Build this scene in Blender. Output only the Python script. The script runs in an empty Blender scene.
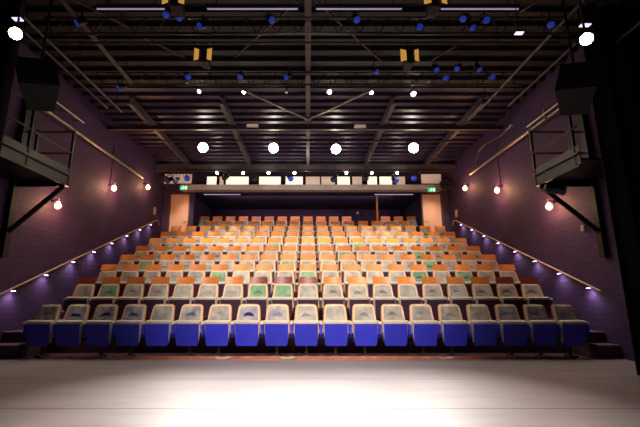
import bpy, bmesh, math, random
from mathutils import Vector, Matrix
random.seed(7)
S = bpy.context.scene
COL = S.collection
PI = math.pi

# ------------------------------------------------------------ camera frame
F, CX, CY, CAMZ = 380.0, 308.0, 213.5, 1.12
TILT = math.radians(11.8)
CT, ST = math.cos(TILT), math.sin(TILT)
def P(px, py, X=None, Y=None, Z=None):
    """point of the photo's sight line lying on a known plane of the hall"""
    a = (px - CX) / F; b = (CY - py) / F
    d = Vector((a, CT - b * ST, ST + b * CT))
    if X is not None: t = X / d.x
    elif Y is not None: t = Y / d.y
    else: t = (Z - CAMZ) / d.z
    return Vector((0, 0, CAMZ)) + d * t

# ------------------------------------------------------------ materials
def new_mat(name):
    m = bpy.data.materials.new(name); m.use_nodes = True
    nt = m.node_tree; b = nt.nodes['Principled BSDF']
    return m, nt, b
def srgb(r, g, b):
    f = lambda c: (c / 255 / 12.92) if c / 255 <= .04045 else ((c / 255 + .055) / 1.055) ** 2.4
    return (f(r), f(g), f(b), 1)
def plain(name, c, rough=.6, metal=0, noise=.15, scale=6, bump=0, spec=None, rnd=0):
    m, nt, b = new_mat(name)
    tc = nt.nodes.new('ShaderNodeTexCoord')
    n = nt.nodes.new('ShaderNodeTexNoise'); n.inputs['Scale'].default_value = scale; n.inputs['Detail'].default_value = 4
    nt.links.new(tc.outputs['Object'], n.inputs['Vector'])
    r = nt.nodes.new('ShaderNodeValToRGB')
    r.color_ramp.elements[0].position = .3; r.color_ramp.elements[1].position = .7
    r.color_ramp.elements[0].color = tuple(x * (1 - noise) for x in c[:3]) + (1,)
    r.color_ramp.elements[1].color = tuple(min(1, x * (1 + noise)) for x in c[:3]) + (1,)
    nt.links.new(n.outputs['Fac'], r.inputs['Fac'])
    out = r.outputs['Color']
    if rnd:
        oi = nt.nodes.new('ShaderNodeObjectInfo'); hs = nt.nodes.new('ShaderNodeHueSaturation')
        mr = nt.nodes.new('ShaderNodeMapRange'); mr.inputs['To Min'].default_value = 1 - rnd; mr.inputs['To Max'].default_value = 1 + rnd
        nt.links.new(oi.outputs['Random'], mr.inputs['Value']); nt.links.new(mr.outputs[0], hs.inputs['Value'])
        nt.links.new(out, hs.inputs['Color']); out = hs.outputs['Color']
    nt.links.new(out, b.inputs['Base Color'])
    b.inputs['Roughness'].default_value = rough; b.inputs['Metallic'].default_value = metal
    if spec is not None: b.inputs['Specular IOR Level'].default_value = spec
    if bump:
        bp = nt.nodes.new('ShaderNodeBump'); bp.inputs['Strength'].default_value = bump; bp.inputs['Distance'].default_value = .01
        nt.links.new(n.outputs['Fac'], bp.inputs['Height']); nt.links.new(bp.outputs[0], b.inputs['Normal'])
    return m
def glow(name, c, strength):
    m, nt, b = new_mat(name)
    b.inputs['Base Color'].default_value = c
    b.inputs['Emission Color'].default_value = c; b.inputs['Emission Strength'].default_value = strength
    n = nt.nodes.new('ShaderNodeTexNoise'); n.inputs['Scale'].default_value = 9
    mp = nt.nodes.new('ShaderNodeMapRange'); mp.inputs['To Min'].default_value = strength * .9; mp.inputs['To Max'].default_value = strength * 1.1
    nt.links.new(n.outputs['Fac'], mp.inputs['Value']); nt.links.new(mp.outputs[0], b.inputs['Emission Strength'])
    return m
def fabric(name, base, dark, patch=None, crease=0.6):
    """worn upholstery: cloudy tint, darker patch across the middle"""
    m, nt, b = new_mat(name); N = nt.nodes; L = nt.links
    tc = N.new('ShaderNodeTexCoord'); oi = N.new('ShaderNodeObjectInfo')
    add = N.new('ShaderNodeVectorMath'); add.operation = 'ADD'
    cmb = N.new('ShaderNodeCombineXYZ'); ml = N.new('ShaderNodeMath'); ml.operation = 'MULTIPLY'; ml.inputs[1].default_value = 37
    L.new(oi.outputs['Random'], ml.inputs[0]); L.new(ml.outputs[0], cmb.inputs[0]); L.new(ml.outputs[0], cmb.inputs[2])
    L.new(tc.outputs['Object'], add.inputs[0]); L.new(cmb.outputs[0], add.inputs[1])
    n = N.new('ShaderNodeTexNoise'); n.inputs['Scale'].default_value = 5; n.inputs['Detail'].default_value = 5
    L.new(add.outputs[0], n.inputs['Vector'])
    r = N.new('ShaderNodeValToRGB'); r.color_ramp.elements[0].position = .35; r.color_ramp.elements[1].position = .62
    r.color_ramp.elements[0].color = dark; r.color_ramp.elements[1].color = base
    L.new(n.outputs['Fac'], r.inputs['Fac'])
    # darker patch : a lens across the cushion at about z=.74, its strength different on every seat
    mp = N.new('ShaderNodeMapping'); mp.inputs['Location'].default_value = (0, 0, -.735 * 26)
    mp.inputs['Scale'].default_value = (8, 0, 26)
    L.new(tc.outputs['Object'], mp.inputs['Vector'])
    # bend it into an arc
    sx = N.new('ShaderNodeSeparateXYZ'); L.new(mp.outputs[0], sx.inputs[0])
    sq = N.new('ShaderNodeMath'); sq.operation = 'MULTIPLY'; L.new(sx.outputs[0], sq.inputs[0]); L.new(sx.outputs[0], sq.inputs[1])
    mm = N.new('ShaderNodeMath'); mm.operation = 'MULTIPLY_ADD'; mm.inputs[1].default_value = 1.1
    L.new(sq.outputs[0], mm.inputs[0]); L.new(sx.outputs[2], mm.inputs[2])
    nz = N.new('ShaderNodeMath'); nz.operation = 'MULTIPLY_ADD'; nz.inputs[1].default_value = 3.0
    L.new(n.outputs['Fac'], nz.inputs[0]); L.new(mm.outputs[0], nz.inputs[2])
    sb = N.new('ShaderNodeMath'); sb.operation = 'SUBTRACT'; sb.inputs[1].default_value = 1.5; L.new(nz.outputs[0], sb.inputs[0])
    c2 = N.new('ShaderNodeCombineXYZ'); L.new(sx.outputs[0], c2.inputs[0]); L.new(sb.outputs[0], c2.inputs[2])
    ln = N.new('ShaderNodeVectorMath'); ln.operation = 'LENGTH'; L.new(c2.outputs[0], ln.inputs[0])
    r2 = N.new('ShaderNodeMapRange'); r2.inputs['From Min'].default_value = .55; r2.inputs['From Max'].default_value = .95
    r2.inputs['To Min'].default_value = 1; r2.inputs['To Max'].default_value = 0; L.new(ln.outputs['Value'], r2.inputs['Value'])
    st = N.new('ShaderNodeMapRange'); st.inputs['From Min'].default_value = .2; st.inputs['From Max'].default_value = .8
    st.inputs['To Max'].default_value = crease; L.new(oi.outputs['Random'], st.inputs['Value'])
    fac = N.new('ShaderNodeMath'); fac.operation = 'MULTIPLY'; L.new(r2.outputs[0], fac.inputs[0]); L.new(st.outputs[0], fac.inputs[1])
    mx = N.new('ShaderNodeMix'); mx.data_type = 'RGBA'
    L.new(fac.outputs[0], mx.inputs[0]); L.new(r.outputs[0], mx.inputs[6]); mx.inputs[7].default_value = patch or tuple(x * .3 for x in dark[:3]) + (1,)
    so = N.new('ShaderNodeSeparateXYZ'); L.new(tc.outputs['Object'], so.inputs[0])
    wz = N.new('ShaderNodeMath'); wz.operation = 'MULTIPLY_ADD'; wz.inputs[1].default_value = -.084; wz.inputs[2].default_value = .217 + .084 * .42
    L.new(so.outputs[2], wz.inputs[0])
    ax = N.new('ShaderNodeMath'); ax.operation = 'ABSOLUTE'; L.new(so.outputs[0], ax.inputs[0])
    dx = N.new('ShaderNodeMath'); dx.operation = 'SUBTRACT'; L.new(wz.outputs[0], dx.inputs[0]); L.new(ax.outputs[0], dx.inputs[1])
    dz = N.new('ShaderNodeMath'); dz.operation = 'SUBTRACT'; dz.inputs[0].default_value = .903; L.new(so.outputs[2], dz.inputs[1])
    mn = N.new('ShaderNodeMath'); mn.operation = 'SMOOTH_MIN'; mn.inputs[2].default_value = .05; L.new(dx.outputs[0], mn.inputs[0]); L.new(dz.outputs[0], mn.inputs[1])
    bd = N.new('ShaderNodeMapRange'); bd.inputs['From Min'].default_value = .012; bd.inputs['From Max'].default_value = .028
    bd.inputs['To Min'].default_value = 1; bd.inputs['To Max'].default_value = 0; L.new(mn.outputs[0], bd.inputs['Value'])
    mb = N.new('ShaderNodeMix'); mb.data_type = 'RGBA'; L.new(bd.outputs[0], mb.inputs[0]); L.new(mx.outputs[2], mb.inputs[6]); mb.inputs[7].default_value = srgb(222, 200, 172)
    L.new(mb.outputs[2], b.inputs['Base Color'])
    b.inputs['Roughness'].default_value = .85; b.inputs['Specular IOR Level'].default_value = .25
    fn = N.new('ShaderNodeTexNoise'); fn.inputs['Scale'].default_value = 14; L.new(add.outputs[0], fn.inputs['Vector'])
    bp = N.new('ShaderNodeBump'); bp.inputs['Strength'].default_value = .5; bp.inputs['Distance'].default_value = .02
    L.new(fn.outputs['Fac'], bp.inputs['Height']); L.new(bp.outputs[0], b.inputs['Normal'])
    return m
def wood(name, c1, c2, rough=.4):
    m, nt, b = new_mat(name); N = nt.nodes; L = nt.links
    tc = N.new('ShaderNodeTexCoord'); mp = N.new('ShaderNodeMapping'); mp.inputs['Scale'].default_value = (2, 2, 26)
    n = N.new('ShaderNodeTexNoise'); n.inputs['Scale'].default_value = 3; n.inputs['Detail'].default_value = 6
    L.new(tc.outputs['Object'], mp.inputs[0]); L.new(mp.outputs[0], n.inputs[0])
    r = N.new('ShaderNodeValToRGB'); r.color_ramp.elements[0].position = .3; r.color_ramp.elements[1].position = .7
    r.color_ramp.elements[0].color = c1; r.color_ramp.elements[1].color = c2
    oi = N.new('ShaderNodeObjectInfo'); hs = N.new('ShaderNodeHueSaturation')
    mr = N.new('ShaderNodeMapRange'); mr.inputs['To Min'].default_value = .8; mr.inputs['To Max'].default_value = 1.2
    L.new(n.outputs['Fac'], r.inputs[0]); L.new(r.outputs[0], hs.inputs['Color'])
    L.new(oi.outputs['Random'], mr.inputs['Value']); L.new(mr.outputs[0], hs.inputs['Value'])
    L.new(hs.outputs[0], b.inputs['Base Color']); b.inputs['Roughness'].default_value = rough
    return m
def brick(name, axis):
    m, nt, b = new_mat(name); N = nt.nodes; L = nt.links
    tc = N.new('ShaderNodeTexCoord'); sp = N.new('ShaderNodeSeparateXYZ'); cb = N.new('ShaderNodeCombineXYZ')
    L.new(tc.outputs['Object'], sp.inputs[0]); L.new(sp.outputs[axis], cb.inputs[0]); L.new(sp.outputs[2], cb.inputs[1])
    t = N.new('ShaderNodeTexBrick'); t.inputs['Scale'].default_value = 1; t.inputs['Brick Width'].default_value = .44
    t.inputs['Row Height'].default_value = .12; t.inputs['Mortar Size'].default_value = .010
    t.inputs['Color1'].default_value = srgb(78, 49, 94); t.inputs['Color2'].default_value = srgb(72, 45, 87); t.inputs['Mortar'].default_value = srgb(58, 37, 74)
    L.new(cb.outputs[0], t.inputs['Vector'])
    n = N.new('ShaderNodeTexNoise'); n.inputs['Scale'].default_value = 1.3; n.inputs['Detail'].default_value = 6
    L.new(tc.outputs['Object'], n.inputs[0])
    mr = N.new('ShaderNodeMapRange'); mr.inputs['To Min'].default_value = .55; mr.inputs['To Max'].default_value = 1.35; L.new(n.outputs['Fac'], mr.inputs['Value'])
    hs = N.new('ShaderNodeHueSaturation'); L.new(t.outputs['Color'], hs.inputs['Color']); L.new(mr.outputs[0], hs.inputs['Value'])
    L.new(hs.outputs[0], b.inputs['Base Color']); b.inputs['Roughness'].default_value = .75
    bp = N.new('ShaderNodeBump'); bp.inputs['Strength'].default_value = .35; bp.inputs['Distance'].default_value = .006; bp.invert = True
    L.new(t.outputs['Fac'], bp.inputs['Height']); L.new(bp.outputs[0], b.inputs['Normal'])
    return m
def stage_floor_mat():
    m, nt, b = new_mat('stage_vinyl'); N = nt.nodes; L = nt.links
    tc = N.new('ShaderNodeTexCoord'); n = N.new('ShaderNodeTexNoise'); n.inputs['Scale'].default_value = 1.2; n.inputs['Detail'].default_value = 8
    mp = N.new('ShaderNodeMapping'); mp.inputs['Scale'].default_value = (.6, 3, 1)
    L.new(tc.outputs['Object'], mp.inputs[0]); L.new(mp.outputs[0], n.inputs[0])
    r = N.new('ShaderNodeValToRGB'); r.color_ramp.elements[0].position = .3; r.color_ramp.elements[1].position = .75
    r.color_ramp.elements[0].color = srgb(146, 136, 136); r.color_ramp.elements[1].color = srgb(166, 156, 156)
    L.new(n.outputs['Fac'], r.inputs[0])
    # seams between the vinyl rolls, running across the stage
    sp = N.new('ShaderNodeSeparateXYZ'); L.new(tc.outputs['Object'], sp.inputs[0])
    ad = N.new('ShaderNodeMath'); ad.operation = 'ADD'; ad.inputs[1].default_value = 100 * 1.33 - 4.06; L.new(sp.outputs[1], ad.inputs[0])
    dv = N.new('ShaderNodeMath'); dv.operation = 'DIVIDE'; dv.inputs[1].default_value = 1.33; L.new(ad.outputs[0], dv.inputs[0])
    fr = N.new('ShaderNodeMath'); fr.operation = 'FRACT'; L.new(dv.outputs[0], fr.inputs[0])
    lt = N.new('ShaderNodeMath'); lt.operation = 'LESS_THAN'; lt.inputs[1].default_value = .018; L.new(fr.outputs[0], lt.inputs[0])
    mx = N.new('ShaderNodeMix'); mx.data_type = 'RGBA'; L.new(lt.outputs[0], mx.inputs[0]); L.new(r.outputs[0], mx.inputs[6]); mx.inputs[7].default_value = srgb(88, 78, 76)
    L.new(mx.outputs[2], b.inputs['Base Color']); b.inputs['Roughness'].default_value = .42
    n2 = N.new('ShaderNodeTexNoise'); n2.inputs['Scale'].default_value = 7; L.new(mp.outputs[0], n2.inputs[0])
    bp = N.new('ShaderNodeBump'); bp.inputs['Strength'].default_value = .15; bp.inputs['Distance'].default_value = .01
    L.new(n2.outputs['Fac'], bp.inputs['Height']); L.new(bp.outputs[0], b.inputs['Normal'])
    return m

M = {}
M['wall_x'] = brick('purple_brick_side', 1)
M['wall_y'] = brick('purple_brick_back', 0)
M['stage'] = stage_floor_mat()
M['plum'] = plain('plum_paint', srgb(62, 38, 68), .8, noise=.2, scale=2)
M['navy'] = plain('navy_drape', srgb(46, 36, 62), .9, noise=.3, scale=3)
M['carpet'] = plain('dark_carpet', srgb(72, 46, 62), .95, noise=.3, scale=40, bump=.3)
M['step'] = plain('dark_step_wood', srgb(70, 48, 58), .6, noise=.25, scale=10)
M['nosing'] = plain('worn_nosing', srgb(178, 150, 156), .5)
M['strip'] = plain('salmon_edge_strip', srgb(205, 130, 105), .4, noise=.3, scale=5)
M['blue'] = plain('blue_seat_board', srgb(48, 52, 205), .5, noise=.1, scale=3, rnd=.12)
M['underside'] = plain('shaded_seat_board', srgb(60, 40, 66), .5)  # dark plum: shade under the tier seats is put into the colour
M['cream'] = plain('cream_upholstery', srgb(206, 192, 180), .85, noise=.12, scale=9, rnd=.08)
M['fab'] = fabric('grey_fabric', srgb(186, 178, 168), srgb(148, 140, 136))
M['fab_b'] = fabric('grey_fabric_blue_patch', srgb(186, 178, 172), srgb(134, 128, 142), srgb(36, 38, 120), 1.4)
M['fab_g'] = fabric('green_fabric', srgb(142, 172, 138), srgb(108, 140, 112), srgb(60, 84, 60), .7)
M['ply'] = wood('plywood_edge', srgb(216, 140, 78), srgb(238, 170, 104))
M['wood'] = wood('orange_wood', srgb(200, 108, 40), srgb(228, 138, 58))
M['wood_lit'] = wood('lit_orange_wood', srgb(230, 140, 56), srgb(244, 166, 84))  # same orange wood, stronger light on some rows put into the colour
M['wood_d'] = wood('dark_maroon_wood', srgb(110, 44, 40), srgb(140, 60, 50))
M['black'] = plain('black_metal', srgb(20, 19, 21), .45, .3, noise=.2)
M['gunmetal'] = plain('gunmetal', srgb(70, 64, 64), .4, .6, noise=.2)
M['dark_metal'] = plain('dark_metal', srgb(42, 38, 38), .35, .6, noise=.3, scale=5)
M['deck_black'] = plain('black_deck', srgb(9, 10, 28), .6, .1, noise=.3, scale=3)  # front deck darker and bluer than the rear deck
M['steel'] = plain('steel_pipe', srgb(150, 138, 128), .35, .8, noise=.2, scale=12)
M['deck'] = plain('dark_steel_deck', srgb(58, 46, 76), .42, .4, noise=.25, scale=3)
M['beam'] = plain('grey_painted_beam', srgb(84, 74, 80), .5, .2, noise=.2)
M['curtain'] = plain('black_brown_velvet', srgb(22, 15, 15), .95, noise=.4, scale=4)
M['door'] = plain('salmon_door', srgb(232, 176, 144), .5, noise=.05)
M['frame'] = plain('door_frame_dark', srgb(80, 50, 60), .5)
M['rail'] = wood('handrail_wood', srgb(214, 178, 146), srgb(232, 200, 168))
M['ledge'] = plain('pale_ledge', srgb(190, 178, 170), .5, noise=.1)
M['amber'] = plain('amber_flap', srgb(220, 150, 60), .5)
M['plate'] = plain('beige_plastic', srgb(196, 178, 160), .5)
M['yellow'] = plain('yellow_strap', srgb(214, 170, 30), .6)
M['white'] = plain('white_plastic', srgb(220, 214, 210), .4)
M['lamp_hot'] = glow('lamp_hot', (1, .86, .62, 1), 60)
M['lamp_warm'] = glow('lamp_warm', (1, .80, .52, 1), 14)
M['bulb'] = glow('bulb_orange', (1, .50, .20, 1), 22)
M['led'] = glow('step_led', (.80, .66, 1, 1), 12)
M['tube'] = glow('led_tube', (.62, .52, .78, 1), .42)
M['tube_hi'] = glow('led_tube_bright', (.85, .75, 1, 1), 1.2)
M['blueglint'] = glow('blue_glint_lens', (.03, .08, .70, 1), .2)  # faint emission stands in for blue highlights on the lantern bodies
M['amber_glow'] = glow('amber_flap_glow', (.85, .42, .08, 1), .55)  # flaps emit faintly in place of lamp light falling on them
M['trough'] = glow('trough_light', (1, .90, .74, 1), .9)
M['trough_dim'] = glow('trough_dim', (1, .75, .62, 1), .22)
M['exit'] = glow('exit_green', (.02, .55, .26, 1), .9)
M['exit_white'] = glow('exit_white', (.8, 1, .9, 1), 1.0)
M['lens_dark'] = plain('dark_lens', srgb(40, 40, 60), .1)

# ------------------------------------------------------------ mesh helpers
def obj(name, bm, mat, parent=None, smooth=False, bevel=0):
    me = bpy.data.meshes.new(name)
    if bevel:
        bmesh.ops.bevel(bm, geom=[e for e in bm.edges if len(e.link_faces) == 2 and e.calc_face_angle(0) > .6], offset=bevel, segments=2, affect='EDGES', profile=.5)
    bmesh.ops.recalc_face_normals(bm, faces=bm.faces)
    bm.to_mesh(me); bm.free()
    if smooth:
        for p in me.polygons: p.use_smooth = True
        try: me.set_sharp_from_angle(angle=math.radians(38))
        except Exception: pass
    o = bpy.data.objects.new(name, me); COL.objects.link(o)
    for m in (mat if isinstance(mat, (list, tuple)) else [mat]): me.materials.append(M[m] if isinstance(m, str) else m)
    if parent: o.parent = parent
    return o
def box(bm, x0, x1, y0, y1, z0, z1, mat=None):
    mtx = Matrix.Translation(((x0 + x1) / 2, (y0 + y1) / 2, (z0 + z1) / 2)) @ Matrix.Diagonal((abs(x1 - x0), abs(y1 - y0), abs(z1 - z0), 1))
    if mat is not None: mtx = mat @ mtx
    bmesh.ops.create_cube(bm, size=1, matrix=mtx)
    return bm
def bx(*a):
    return box(bmesh.new(), *a)
def tube(bm, pts, r, seg=8, closed_ends=True):
    pts = [Vector(p) for p in pts]; rings = []
    for i, p in enumerate(pts):
        t = (pts[min(i + 1, len(pts) - 1)] - pts[max(i - 1, 0)]).normalized()
        up = Vector((0, 0, 1)) if abs(t.z) < .95 else Vector((1, 0, 0))
        a = t.cross(up).normalized(); b = t.cross(a).normalized()
        rr = r[i] if isinstance(r, (list, tuple)) else r
        rings.append([bm.verts.new(p + (a * math.cos(2 * PI * k / seg) + b * math.sin(2 * PI * k / seg)) * rr) for k in range(seg)])
    for q in range(len(rings) - 1):
        for k in range(seg):
            bm.faces.new((rings[q][k], rings[q][(k + 1) % seg], rings[q + 1][(k + 1) % seg], rings[q + 1][k]))
    if closed_ends:
        bm.faces.new(rings[0]); bm.faces.new(rings[-1][::-1])
    return bm
def tb(pts, r, seg=8): return tube(bmesh.new(), pts, r, seg)
def prism(bm, poly, axis, a0, a1, mat=None):
    """extrude a 2-D polygon along an axis ('x': poly in y,z; 'y': poly in x,z; 'z': poly in x,y)"""
    f = {'x': lambda u, v, w: (w, u, v), 'y': lambda u, v, w: (u, w, v), 'z': lambda u, v, w: (u, v, w)}[axis]
    r0 = [Vector(f(u, v, a0)) for u, v in poly]; r1 = [Vector(f(u, v, a1)) for u, v in poly]
    if mat is not None: r0 = [mat @ p for p in r0]; r1 = [mat @ p for p in r1]
    r0 = [bm.verts.new(p) for p in r0]; r1 = [bm.verts.new(p) for p in r1]; n = len(poly)
    for k in range(n): bm.faces.new((r0[k], r0[(k + 1) % n], r1[(k + 1) % n], r1[k]))
    bm.faces.new(r0[::-1]); bm.faces.new(r1)
    return bm
def tag(o, label, cat, group=None, kind=None):
    o['label'] = label; o['category'] = cat
    if group: o['group'] = group
    if kind: o['kind'] = kind
    return o
def struct(o, label, cat):
    o['kind'] = 'structure'; o['label'] = label; o['category'] = cat; return o
def empty(name, loc, rot=(0, 0, 0)):
    o = bpy.data.objects.new(name, None); COL.objects.link(o); o.location = loc; o.rotation_euler = rot; o.empty_display_size = .1
    return o
def copy_tree(o, parent=None):
    c = o.copy(); COL.objects.link(c)
    if parent: c.parent = parent
    for ch in [x for x in o.children]: copy_tree(ch, c)
    return c
ORD = ['first', 'second', 'third', 'fourth', 'fifth', 'sixth', 'seventh', 'eighth', 'ninth', 'tenth', 'eleventh', 'twelfth', 'thirteenth',
       'fourteenth', 'fifteenth', 'sixteenth', 'seventeenth', 'eighteenth', 'nineteenth']

# ------------------------------------------------------------ dimensions
WL, WR = -5.62, 5.46
YB = 14.35            # bulkhead plane with the two doors
RX0, RX1 = -4.42, 4.40  # recess for the top two rows
YR = 17.6
CEIL = 6.0
STAGE_Y = 6.84
PITCH = .531
TOPZ, TIER0, RISE, RUN = 1.05, .40, .345, .877
def row_y(i): return 8.36 + RUN * i           # backrest top line of tier row i (0..8)
SAG = (0, .01, .03, .04, .03, .035, .025, .02, .01)
def row_z(i): return TIER0 + RISE * i - SAG[i]
ZD = row_z(7)                                   # floor level at the doors

# ------------------------------------------------------------ setting
struct(obj('floor', bx(-9, 9, -3, STAGE_Y, -.3, 0), 'stage'), 'pale grey vinyl stage floor with seams across', 'floor')
struct(obj('floor', bx(WL - .3, WR + .3, STAGE_Y, YR + .3, -.3, -.012), 'carpet'), 'dark hall floor under the seating', 'floor')
struct(obj('trim_1', bx(WL + .25, WR, STAGE_Y + .005, STAGE_Y + .075, -.02, .008), 'strip'), 'salmon strip along the edge of the stage', 'trim')
struct(obj('trim_2', bx(-4.7, 4.6, STAGE_Y + .20, STAGE_Y + .235, -.012, .03), 'strip'), 'low salmon rail on the floor behind the stage edge', 'trim')
struct(obj('wall_left', bx(WL - .3, WL, 4.75, YB + .3, -.1, CEIL + .3), 'wall_x'), 'purple painted brick wall left of the seats', 'wall')
struct(obj('wall_right', bx(WR, WR + .3, 5.75, YB + .3, -.1, CEIL + .3), 'wall_x'), 'purple painted brick wall right of the seats', 'wall')
# bulkhead with two doors
DW, DH = .72, 2.09
dlx, drx = -4.98, 4.80
bm = bmesh.new()
box(bm, WL, dlx - DW / 2 - .04, YB, YB + .2, 0, CEIL)
box(bm, dlx + DW / 2 + .04, RX0, YB, YB + .2, 0, CEIL)
box(bm, dlx - DW / 2 - .04, dlx + DW / 2 + .04, YB, YB + .2, ZD + DH + .03, CEIL)
struct(obj('wall_back_left', bm, 'plum'), 'plum bulkhead around the left door', 'wall')
bm = bmesh.new()
box(bm, RX1, drx - DW / 2 - .04, YB, YB + .2, 0, CEIL)
box(bm, drx + DW / 2 + .04, WR, YB, YB + .2, 0, CEIL)
box(bm, drx - DW / 2 - .04, drx + DW / 2 + .04, YB, YB + .2, ZD + DH + .03, CEIL)
struct(obj('wall_back_right', bm, 'plum'), 'plum bulkhead around the right door', 'wall')
struct(obj('wall_back_top', bx(RX0, RX1, YB, YB + .2, 5.42, CEIL), 'navy'), 'dark wall above the recess', 'wall')
bm = bmesh.new()
box(bm, RX0 - .31, RX0 - .16, YB + .2, YR, 0, 5.0)
struct(obj('wall_recess_left', bm, 'navy'), 'dark side wall of the recess, left', 'wall')
struct(obj('wall_recess_right', bx(RX1 + .17, RX1 + .32, YB + .2, YR, 0, 5.0), 'navy'), 'dark side wall of the recess, right', 'wall')
struct(obj('wall_recess_back', bx(RX0 - .32, RX1 + .32, YR, YR + .15, 0, 5.2), 'plum'), 'plum wall behind the top row', 'wall')
struct(obj('ceiling_recess', bx(RX0 - .32, RX1 + .32, YB + .2, YR, 5.0, 5.1), 'navy'), 'dark ceiling over the top rows', 'ceiling')
for n, (x, s) in enumerate(((dlx, 1), (drx, -1))):
    d = obj('door_%d' % (n + 1), bx(x - DW / 2, x + DW / 2, YB + .05, YB + .10, ZD, ZD + DH), 'door', bevel=.006)
    struct(d, ('salmon door under the exit sign, beside the left wall', 'salmon door under the exit sign, beside the right wall')[n], 'door')
    bm = bmesh.new()
    box(bm, x - DW / 2 - .05, x - DW / 2, YB - .02, YB + .12, ZD, ZD + DH + .05)
    box(bm, x + DW / 2, x + DW / 2 + .05, YB - .02, YB + .12, ZD, ZD + DH + .05)
    box(bm, x - DW / 2 - .05, x + DW / 2 + .05, YB - .02, YB + .12, ZD + DH, ZD + DH + .05)
    obj('door_frame', bm, 'frame', d)
    hb = tb([(x + s * .28, YB + .05, ZD + 1.02), (x + s * .28, YB - .01, ZD + 1.02), (x + s * .17, YB - .01, ZD + 1.02)], .011)
    obj('door_handle', hb, 'steel', d, True)

# ceiling : corrugated steel deck
bm = bmesh.new(); prof = []
y = 2.0; per = .36
while y < YB:
    prof += [(y, CEIL), (y + per * .42, CEIL), (y + per * .50, CEIL - .075), (y + per * .92, CEIL - .075)]
    y += per
prof_front = [q for q in prof if q[0] <= 8.36]; prof = [q for q in prof if q[0] >= 8.3]
va = [bm.verts.new((WL - .3, a, b)) for a, b in prof]; vb = [bm.verts.new((WR + .6, a, b)) for a, b in prof]
for k in range(len(prof) - 1): bm.faces.new((va[k], va[k + 1], vb[k + 1], vb[k]))
struct(obj('ceiling', bm, 'deck'), 'dark ribbed steel roof deck over the seats', 'ceiling')
bm = bmesh.new()
va = [bm.verts.new((WL - .3, a, b)) for a, b in prof_front]; vb = [bm.verts.new((WR + .6, a, b)) for a, b in prof_front]
for k in range(len(prof_front) - 1): bm.faces.new((va[k], va[k + 1], vb[k + 1], vb[k]))
struct(obj('ceiling', bm, 'deck_black'), 'black ribbed roof deck over the stage edge', 'ceiling')

# seating tiers (telescopic stand)
for i in range(9):
    y0, y1 = row_y(i) - .63, row_y(i) + .247
    x0, x1 = (WL, WR) if i < 7 else ((WL, WR) if i == 7 else (RX0, RX1))
    if i == 6: y1 = row_y(6) + .247
    if i == 7: y1 = YB + .0
    z = row_z(i)
    if i >= 7:
        z = row_z(i)
    t = None
    if i == 7:
        bm = bx(x0, x1, y0, YB, -.01, z); box(bm, RX0, RX1, YB, row_y(8) - .63, -.01, z)
    elif i == 8:
        bm = bx(x0 - .15, x1 + .16, row_y(8) - .63, YR, -.01, z)
    else:
        bm = bx(x0, x1, y0, y1, -.01, z)
    t = obj('seating_riser', bm, 'carpet', bevel=0)
    tag(t, 'dark carpeted riser under the %s row of seats from the front' % ORD[i + 1], 'riser', kind='structure')
    for (a, b) in (((WL + .02, -4.98 - .06), (5.05 + .02, WR - .02)) if i < 7 else ()):
        obj('nosing', bx(a, b, y0 - .012, y0 + .035, z - .03, z + .006), 'nosing', t)
# top tier for last row (row index 9 handled below)
# intermediate steps along both walls
for side in (0, 1):
    a, b = ((WL + .01, -5.06), (5.07, WR - .01))[side]
    e = tag(empty('aisle_stairs', ((a + b) / 2, 7.0, 0)), ('dark narrow steps climbing between the seats and the left wall', 'dark narrow steps climbing between the seats and the right wall')[side], 'stairs')
    st = [(6.98, 7.73, -.01, .23), (7.30, 7.73, .23, .42)] + [(row_y(i) - .053, row_y(i) + .246, row_z(i) + .001, row_z(i) + .165) for i in range(7)]
    for (ya, yb, za, zb_) in st:
        o = obj('step', bx(a, b, ya, yb, za, zb_), 'step', e); o.matrix_parent_inverse = Matrix.Translation(-e.location)
        obj('nosing', bx(a, b, ya - .012, ya + .03, zb_ - .02, zb_ + .006), 'nosing', o)

# ------------------------------------------------------------ theatre seats
LEAN = math.radians(17)
def on_back(u, s, off):
    """u across, s up along the leaning back (0 = .42 m), off = distance in front of it"""
    return Vector((u, -.155 + s * math.sin(LEAN) - off * math.cos(LEAN), .42 + s * math.cos(LEAN)))
def half_w(s, H, wb=.232, wt=.188, rc=.06):
    w = wb + (wt - wb) * s / H
    if s > H - rc:
        q = (s - (H - rc)) / rc
        w -= rc * (1 - math.sqrt(max(0, 1 - q * q)))
    return w
def shell_mesh(H, wb, wt, rc, t0, t1, curve=.03, ns=16, nu=12):
    bm = bmesh.new(); F_ = []; B_ = []
    ss = [H * k / 9 for k in range(9)] + [H - rc * (1 - math.sin(PI / 2 * k / 6)) for k in range(1, 7)]
    ss = sorted(set(round(x, 5) for x in ss if x <= H))
    for s in ss:
        w = half_w(s, H, wb, wt, rc); rf = []; rb = []
        for k in range(nu + 1):
            u = -1 + 2 * k / nu
            c = curve * u * u
            rf.append(bm.verts.new(on_back(u * w, s, t1 + c))); rb.append(bm.verts.new(on_back(u * w, s, t0 + c)))
        F_.append(rf); B_.append(rb)
    n = len(ss)
    for a in range(n - 1):
        for k in range(nu):
            bm.faces.new((F_[a][k], F_[a][k + 1], F_[a + 1][k + 1], F_[a + 1][k]))
            bm.faces.new((B_[a][k + 1], B_[a][k], B_[a + 1][k], B_[a + 1][k + 1]))
        bm.faces.new((F_[a][0], F_[a + 1][0], B_[a + 1][0], B_[a][0])); bm.faces.new((F_[a][nu], B_[a][nu], B_[a + 1][nu], F_[a + 1][nu]))
    for k in range(nu):
        bm.faces.new((F_[0][k + 1], F_[0][k], B_[0][k], B_[0][k + 1])); bm.faces.new((F_[-1][k], F_[-1][k + 1], B_[-1][k + 1], B_[-1][k]))
    return bm
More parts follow.
